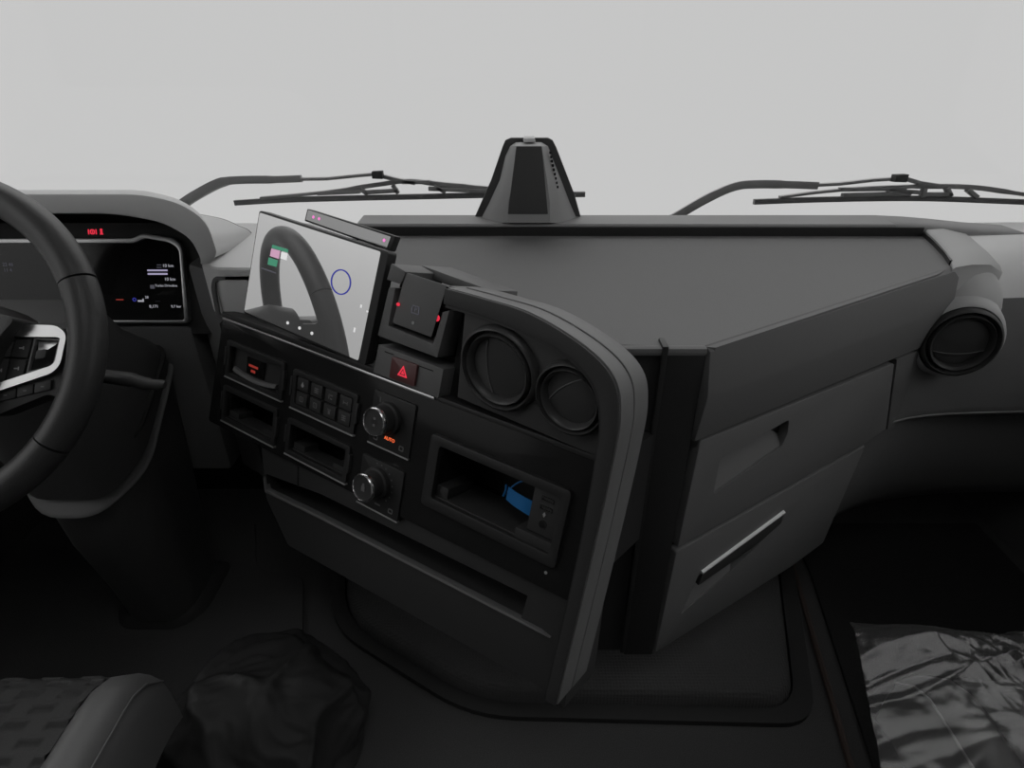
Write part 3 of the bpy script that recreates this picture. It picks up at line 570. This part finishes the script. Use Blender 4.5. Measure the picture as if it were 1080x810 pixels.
MB().loft([oct_(-.706, .855, .705, .10, .108, .75, .3, .42), oct_(-.706, .86, .55, .088, .095, .3), oct_(-.706, .87, .40, .075, .08, .1), oct_(-.706, .875, .30, .066, .075, 0)], closed=True, caps=True).build('column_boot', M['charcoal'], co, sharp=60)
MB().loft([oct_(-.715, .885, .302, .078, .075), oct_(-.715, .885, .285, .092, .088), oct_(-.715, .885, FZ, .098, .092)], closed=True, caps=True).build('base_trim', M['dark'], co, bevel=.002)
st = [at(100, 396, .72), at(112, 397, .715), at(128, 399, .71), at(140, 401, .71), at(156, 405, .71), at(174, 406, .712)]
stk = MB().tube(smooth([V((-.60, .74, .885))] + st, 5), [.010] * 6 + [.0115] * 9 + [.012] * 6 + [.0105] * 5 + [.009] * 4 + [.006], 16, flat=.75).build('control_stalk', M['dark'], co)

# ------------------------------------------------------------------ sensor housing on the windscreen
se = thing('sensor_housing', 'grey tapered camera housing on the windscreen above the dash tray', 'camera housing', (.033, 1.13, .995))
T3 = lambda x, y, Y: at(x, y, Y)
def tower(pts, y0, y1, m, name, bevel=.003):
    mb = MB(); n = len(pts); A = [T3(*p, y0) for p in pts]; B = [V((p.x, p.y + (y1 - y0), p.z)) for p in A]
    return mb.add(A + B, [list(range(n)), [n + i for i in range(n)][::-1]] + [[i, n + i, n + (i + 1) % n, (i + 1) % n] for i in range(n)]).build(name, m, se, bevel=bevel)
tower([(499, 233), (518, 190), (530, 155), (533, 148), (539, 145.5), (578, 145.5), (583, 148), (587, 156), (606, 205), (614, 234)], 1.150, 1.158, M['charcoal'], 'mounting_plate', .002)
sec = []
for y, xs in ((235, (505, 513, 525, 536, 580, 591, 603, 610)), (214, (516, 521, 527, 536, 580, 588, 596, 601)), (190, (527, 529, 534, 541, 577, 583, 589, 592)), (165, (533, 535, 538, 543, 573, 576, 580, 582)), (154, (538, 540, 542, 545, 571, 573, 576, 578)), (150, (544, 545, 546, 547, 568, 569, 570, 571))):
    dep = (1.146, 1.128, 1.110, 1.094, 1.094, 1.110, 1.128, 1.146); k = 0 if y > 152 else .045
    sec.append([T3(x, y, d + k * (1.146 - d) / .052 * 1.0) for x, d in zip(xs, dep)])
MB().loft(sec).build('housing_shell', M['shell'], se, sharp=24)
gp = [T3(x, y, 1.0925) for x, y in ((535.5, 226), (578, 226), (571.5, 154.5), (544.5, 154.5))]
gb = [p + V((0, .006, 0)) for p in gp]
MB().add(gp + gb, [[0, 1, 2, 3], [7, 6, 5, 4]] + [[i, 4 + i, 4 + (i + 1) % 4, (i + 1) % 4] for i in range(4)]).build('front_cover', M['charcoal'], se, bevel=.0015)
s = MB()
for k in range(9):
    t = k / 8; p = T3(580.3 + 7.7 * t, 161 + 36 * t, 1.122 ); s.box(Matrix.Translation(p), -.0016, .0016, -.004, .004, -.0018, .0018)
s.build('vent_slot', M['pit'], se)
tower([(552, 150), (565, 150), (564, 146), (553, 146)], 1.12, 1.148, M['dash_top'], 'top_tab', .001)

# ------------------------------------------------------------------ wipers outside the glass
def wiper(dx, dy, label, flip):
    WY = 1.262
    P = lambda x, y, o=0: at(x, y, WY + o)
    t = thing('windscreen_wiper', label, 'wiper', tuple(P(*flip['pivot'])), 'wipers outside the windscreen')
    def bar(name, pts, h, par=t, m=M['wiper'], o=0, d=.012):
        mb = MB(); A = [P(x, y, o) for x, y in pts]
        hh = h if isinstance(h, list) else [h] * len(A); sec = []
        for i, p in enumerate(A):
            a = A[max(0, i - 1)]; b = A[min(len(A) - 1, i + 1)]; tn = (b - a).normalized(); up = V((-tn.z, 0, tn.x)) * hh[i] * .5
            if up.z < 0: up = -up
            sec.append([p + up + V((0, -d / 2, 0)), p + up * .8 + V((0, d / 2, 0)), p - up + V((0, d / 2, 0)), p - up * .7 + V((0, -d / 2, 0))])
        return mb.loft(sec, closed=True, caps=True).build(name, m, par, bevel=.001)
    sm2 = lambda pts, n=5: [(p.x, p.y) for p in smooth([V((*q, 0)) for q in pts], n)]
    bar('arm', sm2(flip['arm']), flip['armh'])
    bar('arm_rod', flip['rod'], .007, o=.004)
    bar('arm_tip', flip['tip'], [.016, .018], o=-.006, d=.018, m=M['rubber'])
    bl_ = bar('blade_rubber', sm2(flip['blade']), .0125, m=M['blade'], o=.01)
    bar('blade_spine', sm2(flip['spine']), flip['sh'], bl_, o=.008)
    for seg in flip['claws']: bar('blade_claw', seg, .009, bl_, o=.006)
    return t
wiper(0, 0, 'windscreen wiper crossing the glass left of the camera housing, above the touchscreen', dict(
    pivot=(180, 226), arm=[(186, 220), (205, 207), (232, 193), (252, 190), (290, 189.5), (318, 188.5)], armh=[.020] * 12 + [.018] * 8 + [.016] * 6,
    rod=[(312, 189), (345, 188.5), (380, 185), (398, 183.5)], tip=[(393, 184.5), (404, 184.5)],
    blade=[(248, 214), (300, 211), (370, 209), (440, 207.5), (510, 206), (560, 205.5), (617, 205)],
    spine=[(275, 209), (340, 203), (400, 194.5), (432, 191), (470, 195), (520, 199), (560, 203)], sh=[.007] * 8 + [.010] * 10 + [.0115] * 5 + [.009] * 8,
    claws=[[(404, 186), (420, 190), (438, 193)], [(335, 204), (380, 202)], [(380, 199), (388, 205)], [(414, 195), (420, 204)], [(424, 192), (454, 192)], [(458, 196), (470, 203)], [(452, 199), (520, 202)], [(385, 203), (420, 201)]]))
wiper(0, 0, 'windscreen wiper at the right, reaching from above the dash tray past the picture edge', dict(
    pivot=(690, 240), arm=[(690, 240), (712, 229), (745, 210), (775, 197), (800, 194.5), (835, 195), (862, 196)], armh=[.020] * 12 + [.019] * 12 + [.017] * 7,
    rod=[(855, 195.5), (885, 194), (920, 190), (945, 188.5)], tip=[(942, 188), (955, 188)],
    blade=[(795, 213), (850, 211), (920, 209.5), (980, 209.5), (1050, 212), (1120, 215), (1190, 218)],
    spine=[(822, 208), (870, 202), (925, 198), (985, 196.5), (1030, 198), (1080, 205), (1150, 213)], sh=[.006] * 8 + [.008] * 6 + [.0115] * 10 + [.009] * 7,
    claws=[[(953, 188), (970, 193), (990, 196)], [(885, 200), (955, 199)], [(936, 201), (970, 203)], [(888, 206), (960, 204)], [(975, 198), (972, 208)], [(998, 198), (1002, 207)], [(1020, 200), (1030, 208)], [(975, 205), (1003, 205)]]))

# ------------------------------------------------------------------ floor mats
fm = thing('floor_mat', 'raised ribbed rubber mat on the cab floor under the console and drawers', 'floor mat', (.1, .8, FZ))
mo = fillet([(-.43, 1.1), (-.36, .80), (-.07, .62), (.52, .605), (.62, .95), (.64, 1.1)], [.01, .08, .08, .06, .02, 0], 6)
mi = fillet([(-.40, 1.1), (-.335, .815), (-.06, .645), (.495, .632), (.585, .94), (.60, 1.1)], [.01, .08, .08, .06, .02, 0], 6)
MB().ring(I4, mo, mi, FZ - .01, FZ + .012).build('mat_border', M['rubber'], fm, bevel=.005)
pad = MB(); L0 = mi; L1 = [(x * .97 + .003, y * .97 + .024) for x, y in mi]; L2 = [(x * .92 + .008, y * .92 + .066) for x, y in mi]
pad.loft([[V((x, y, z)) for x, y in L] for L, z in ((L0, FZ), (L1, FZ + .032), (L2, FZ + .042))], closed=True).add([V((x, y, FZ + .042)) for x, y in L2], [list(range(len(L2)))])
M['weave'] = mat('woven_black_mat', .05, .7, spec=.25, var=.2)
_nt = M['weave'].node_tree; _b = _nt.nodes['Principled BSDF']; _tc = _nt.nodes.new('ShaderNodeTexCoord'); _vo = _nt.nodes.new('ShaderNodeTexVoronoi'); _vo.inputs['Scale'].default_value = 170; _vo.inputs['Randomness'].default_value = .15
_bp = _nt.nodes.new('ShaderNodeBump'); _bp.inputs['Strength'].default_value = .9; _bp.inputs['Distance'].default_value = .002
_nt.links.new(_tc.outputs['Object'], _vo.inputs['Vector']); _nt.links.new(_vo.outputs['Distance'], _bp.inputs['Height']); _nt.links.new(_bp.outputs['Normal'], _b.inputs['Normal'])
pad.build('woven_pad', M['weave'], fm, weld=True, sharp=70)
dm = MB().prism(I4, fillet([(-1.12, .41), (-.40, .41), (-.395, .73), (-.455, .94), (-.56, .945), (-.62, 1.1), (-1.12, 1.1)], [0, 0, .03, .03, .05, 0, 0]), FZ, FZ + .010).build('carpet_mat', M['carpet'], None, bevel=.004)
tag(dm, 'charcoal carpet mat on the driver side floor around the column base', 'floor mat')
pm = MB().prism(I4, fillet([(.56, .41), (1.12, .41), (1.12, 1.1), (.66, 1.1), (.655, .95)], .01), FZ, FZ + .008).build('carpet_mat', M['footmat'], None, bevel=.003)
tag(pm, 'black carpet mat in the passenger footwell below the knee panel', 'floor mat')
el = MB().tube([V((.548, .2, FZ + .004)), V((.548, .54, FZ + .004)), V((.622, .95, FZ + .004)), V((.65, 1.1, FZ + .004))], .006, 8).build('trim_1', mat('dark_red_brown_edge', (.05, .035, .03), .7)); el['kind'] = 'structure'

# ------------------------------------------------------------------ seats
def seat(name, sgn, label, cx, ZS, skin):
    t = thing(name, label, 'seat', (cx, .18, FZ))
    def dash_(x, y):                       # stitched dashes in staggered rows
        r = y / .0205; k = math.floor(r); fy = (r - k - .5) * .0205; u = ((x + (.026 if k % 2 else 0) + .006 * k) / .052) % 1.0 * .052
        d = 0
        if u < .030: d = math.exp(-(fy / .0035) ** 2) * min(1, (.030 - u) / .004, u / .003 + .3)
        return d
    def top(u, v_):
        x = (u * 2 - 1) * .194; y = -.30 + v_ * .625; e = max(0, (v_ - .86) / .14)
        z = ZS + .004 - .05 * e * e * e - .012 * (1 - (u * 2 - 1) ** 2) * .5
        z += .004 * dash_(x, y) - .0045 * dash_(x, y + .006)
        return V((cx + x, .18 + y + .0, z))
    MB().grid(top, 190, 260).build('seat_insert', M['fabric'], t, sharp=80)
    for s_ in (-1, 1):
        sec = []
        for k in range(25):
            v_ = k / 24; y = .18 - .30 + .625 * v_; e = max(0, (v_ - .86) / .14); dz = -.05 * e ** 3; wd = .064 - .005 * e
            xi = cx + s_ * .191
            pr = [(0, -.12), (0, -.004), (.004, .003), (.016, .010), (.034, .013), (.054, .009), (.070, -.002), (.078, -.03), (.080, -.08), (.080, -.12)]
            sec.append([V((xi + s_ * a * wd / .085, y, ZS + b + (dz if b > -.09 else dz * .3))) for a, b in pr])
        bo = MB().loft(sec).add(sec[-1], [list(range(len(sec[-1])))]).build('side_bolster', skin, t, sharp=60)
        MB().tube([p[6] + V((s_ * .002, 0, -.002)) for p in sec], .0014, 6).build('piping', M['fascia'], bo)
        MB().tube([p[1] + V((0, 0, .001)) for p in sec], .0022, 6).build('seam', M['pit'], bo)
    MB().box(I4, cx - .225, cx + .225, -.14, .44, .44, .545).build('cushion_base', M['black'], t, bevel=.02, seg=3)
    MB().box(I4, cx - .20, cx + .20, -.10, .40, FZ, .44).build('seat_pedestal', M['black'], t, bevel=.015)
    bk = MB().grid(lambda u, v_: V((cx + (u * 2 - 1) * .25, -.12 - .22 * v_ - .05 * math.cos((u * 2 - 1) * 1.4), ZS + .02 + .62 * v_)), 20, 20)
    bk.grid(lambda u, v_: V((cx + (u * 2 - 1) * .25, -.24 - .22 * v_, ZS + .02 + .62 * v_)), 2, 2).build('backrest', M['fabric'], t)
    return t
seat('truck_seat', -1, 'driver seat with dash-stitched fabric and smooth leather side bolster', -.709, .603, M['bolster'])
seat('truck_seat', 1, 'dark passenger seat wrapped under the clear plastic sheet', .758, .598, M['leather'])
# plastic sheet over the passenger seat
def ridged(p): return 1 - abs(noise.noise(p)) * 2
def crease(p): return max(0, ridged(p)) ** 3
def sheet(u, v_):
    cx = .706; x = -.245 + .56 * u; y = -.05 + .605 * v_
    edge = max(0, (-x - .165) / .08); fr = max(0, (v_ - .93) / .07)
    z = .634 - .016 * min(1, edge) ** 1.5 - .036 * fr ** 2 * (1 - .6 * min(1, edge)) + .006 * math.exp(-((x + .165) / .03) ** 2)
    wq = V((x * 4, y * 4, 2.2)); wx, wy = noise.noise(wq) * .05, noise.noise(wq + V((7, 3, 1))) * .05
    q = V(((x + wx) * 5 + (y + wy) * 3, (y + wy) * 11 - (x + wx) * 6, 3.1)); q2 = V(((x + wx) * 12 + 3, (y + wy) * 30 - (x + wx) * 16, 1.7)); q3 = V(((x - wy) * 34, (y + wx) * 40 + x * 30, 4.4))
    amp = .18 + .82 * min(1, max(0, (x + .14) / .06))
    z += amp * (.012 * (crease(q) - .3) + .008 * (crease(q2) - .3) + .0055 * (crease(q3) - .3) + .0022 * (crease(q3 * 1.9) - .3))
    X = cx + x - .20 * (1 - v_) * min(1, edge)
    return V((X, y - .018 * max(0, min(1, (x + .245) / .25)) + .003 * noise.noise(V((x * 6, 0, 2))), z))
pl_ = MB().grid(sheet, 190, 210).build('plastic_cover', M['film'], None, sharp=180)
tag(pl_, 'wrinkled clear plastic sheet draped over the passenger seat', 'plastic cover')

# ------------------------------------------------------------------ black bag on the floor
bm_ = bmesh.new(); bmesh.ops.create_icosphere(bm_, subdivisions=6, radius=1)
bgm = MB(); BC = V((-.398, .572, FZ + .014))
for v in bm_.verts:
    c = v.co.copy(); zz = max(-.08, c.z); hr = math.hypot(c.x, c.y); sq = 1.0 if c.z > 0 else 1.0
    p = V((c.x * .152, c.y * .138, (zz + .08) * .165))
    if c.z < 0 and hr > 0: p.x, p.y = c.x / hr * .152 * min(1, hr * 1.02), c.y / hr * .138 * min(1, hr * 1.02)
    wv = V((noise.noise(c * 1.3), noise.noise(c * 1.3 + V((5, 1, 2))), noise.noise(c * 1.3 + V((1, 8, 3))))) * .6
    d = .030 * (ridged((c + wv * .5) * 1.05 + V((.3, .8, .1))) - .45) + .011 * (crease((c + wv * .4) * 1.9) - .3) + .003 * crease((c + wv) * 5)
    if c.z > -.08: p += c.normalized() * d * min(1, (c.z + .08) * 6)
    bgm.v.append(BC + p)
bm_.verts.index_update(); bgm.f = [[v.index for v in f.verts] for f in bm_.faces]; bm_.free()
bg = bgm.build('black_bag', M['bag'], None, sharp=180)
tag(bg, 'crumpled black plastic bag on the floor beside the driver seat', 'bag')

# ------------------------------------------------------------------ blue strap in the cubby
rib = MB(); A = [(*loc(CON, x, y, o), o) for x, y, o in ((535, 520, -.016), (542, 526, -.012), (551, 532, -.010), (559.5, 537, -.012))]
ps = smooth([CON @ V(p) for p in A], 6); nr = len(ps)
sec = [[p + E2 * (.0085 + .002 * k / nr) , p - E2 * .0085, p - E2 * .0085 - E3 * .0012, p + E2 * (.0085 + .002 * k / nr) - E3 * .0012] for k, p in enumerate(ps)]
rib.loft(sec, closed=True, caps=True)
bs = thing('blue_strap', 'blue strap lying in the open console cubby', 'strap', tuple(CON @ V((.575, -.118, -.02))))
rib.build('band', M['blue'], bs)
MB().tube(smooth([CON @ V(p) for p in [(*loc(CON, x, y, o), o) for x, y, o in ((537, 516, -.016), (545, 510, -.018), (552, 507, -.02), (558, 506, -.024))]], 6), .0011, 8).build('cord', M['blue'], bs)
MB().tube(smooth([CON @ V(p) for p in [(*loc(CON, x, y, o), o) for x, y, o in ((534, 511, -.016), (533.5, 517, -.016), (531, 523, -.018))]], 5), .0014, 8).build('cord', M['blue'], bs)
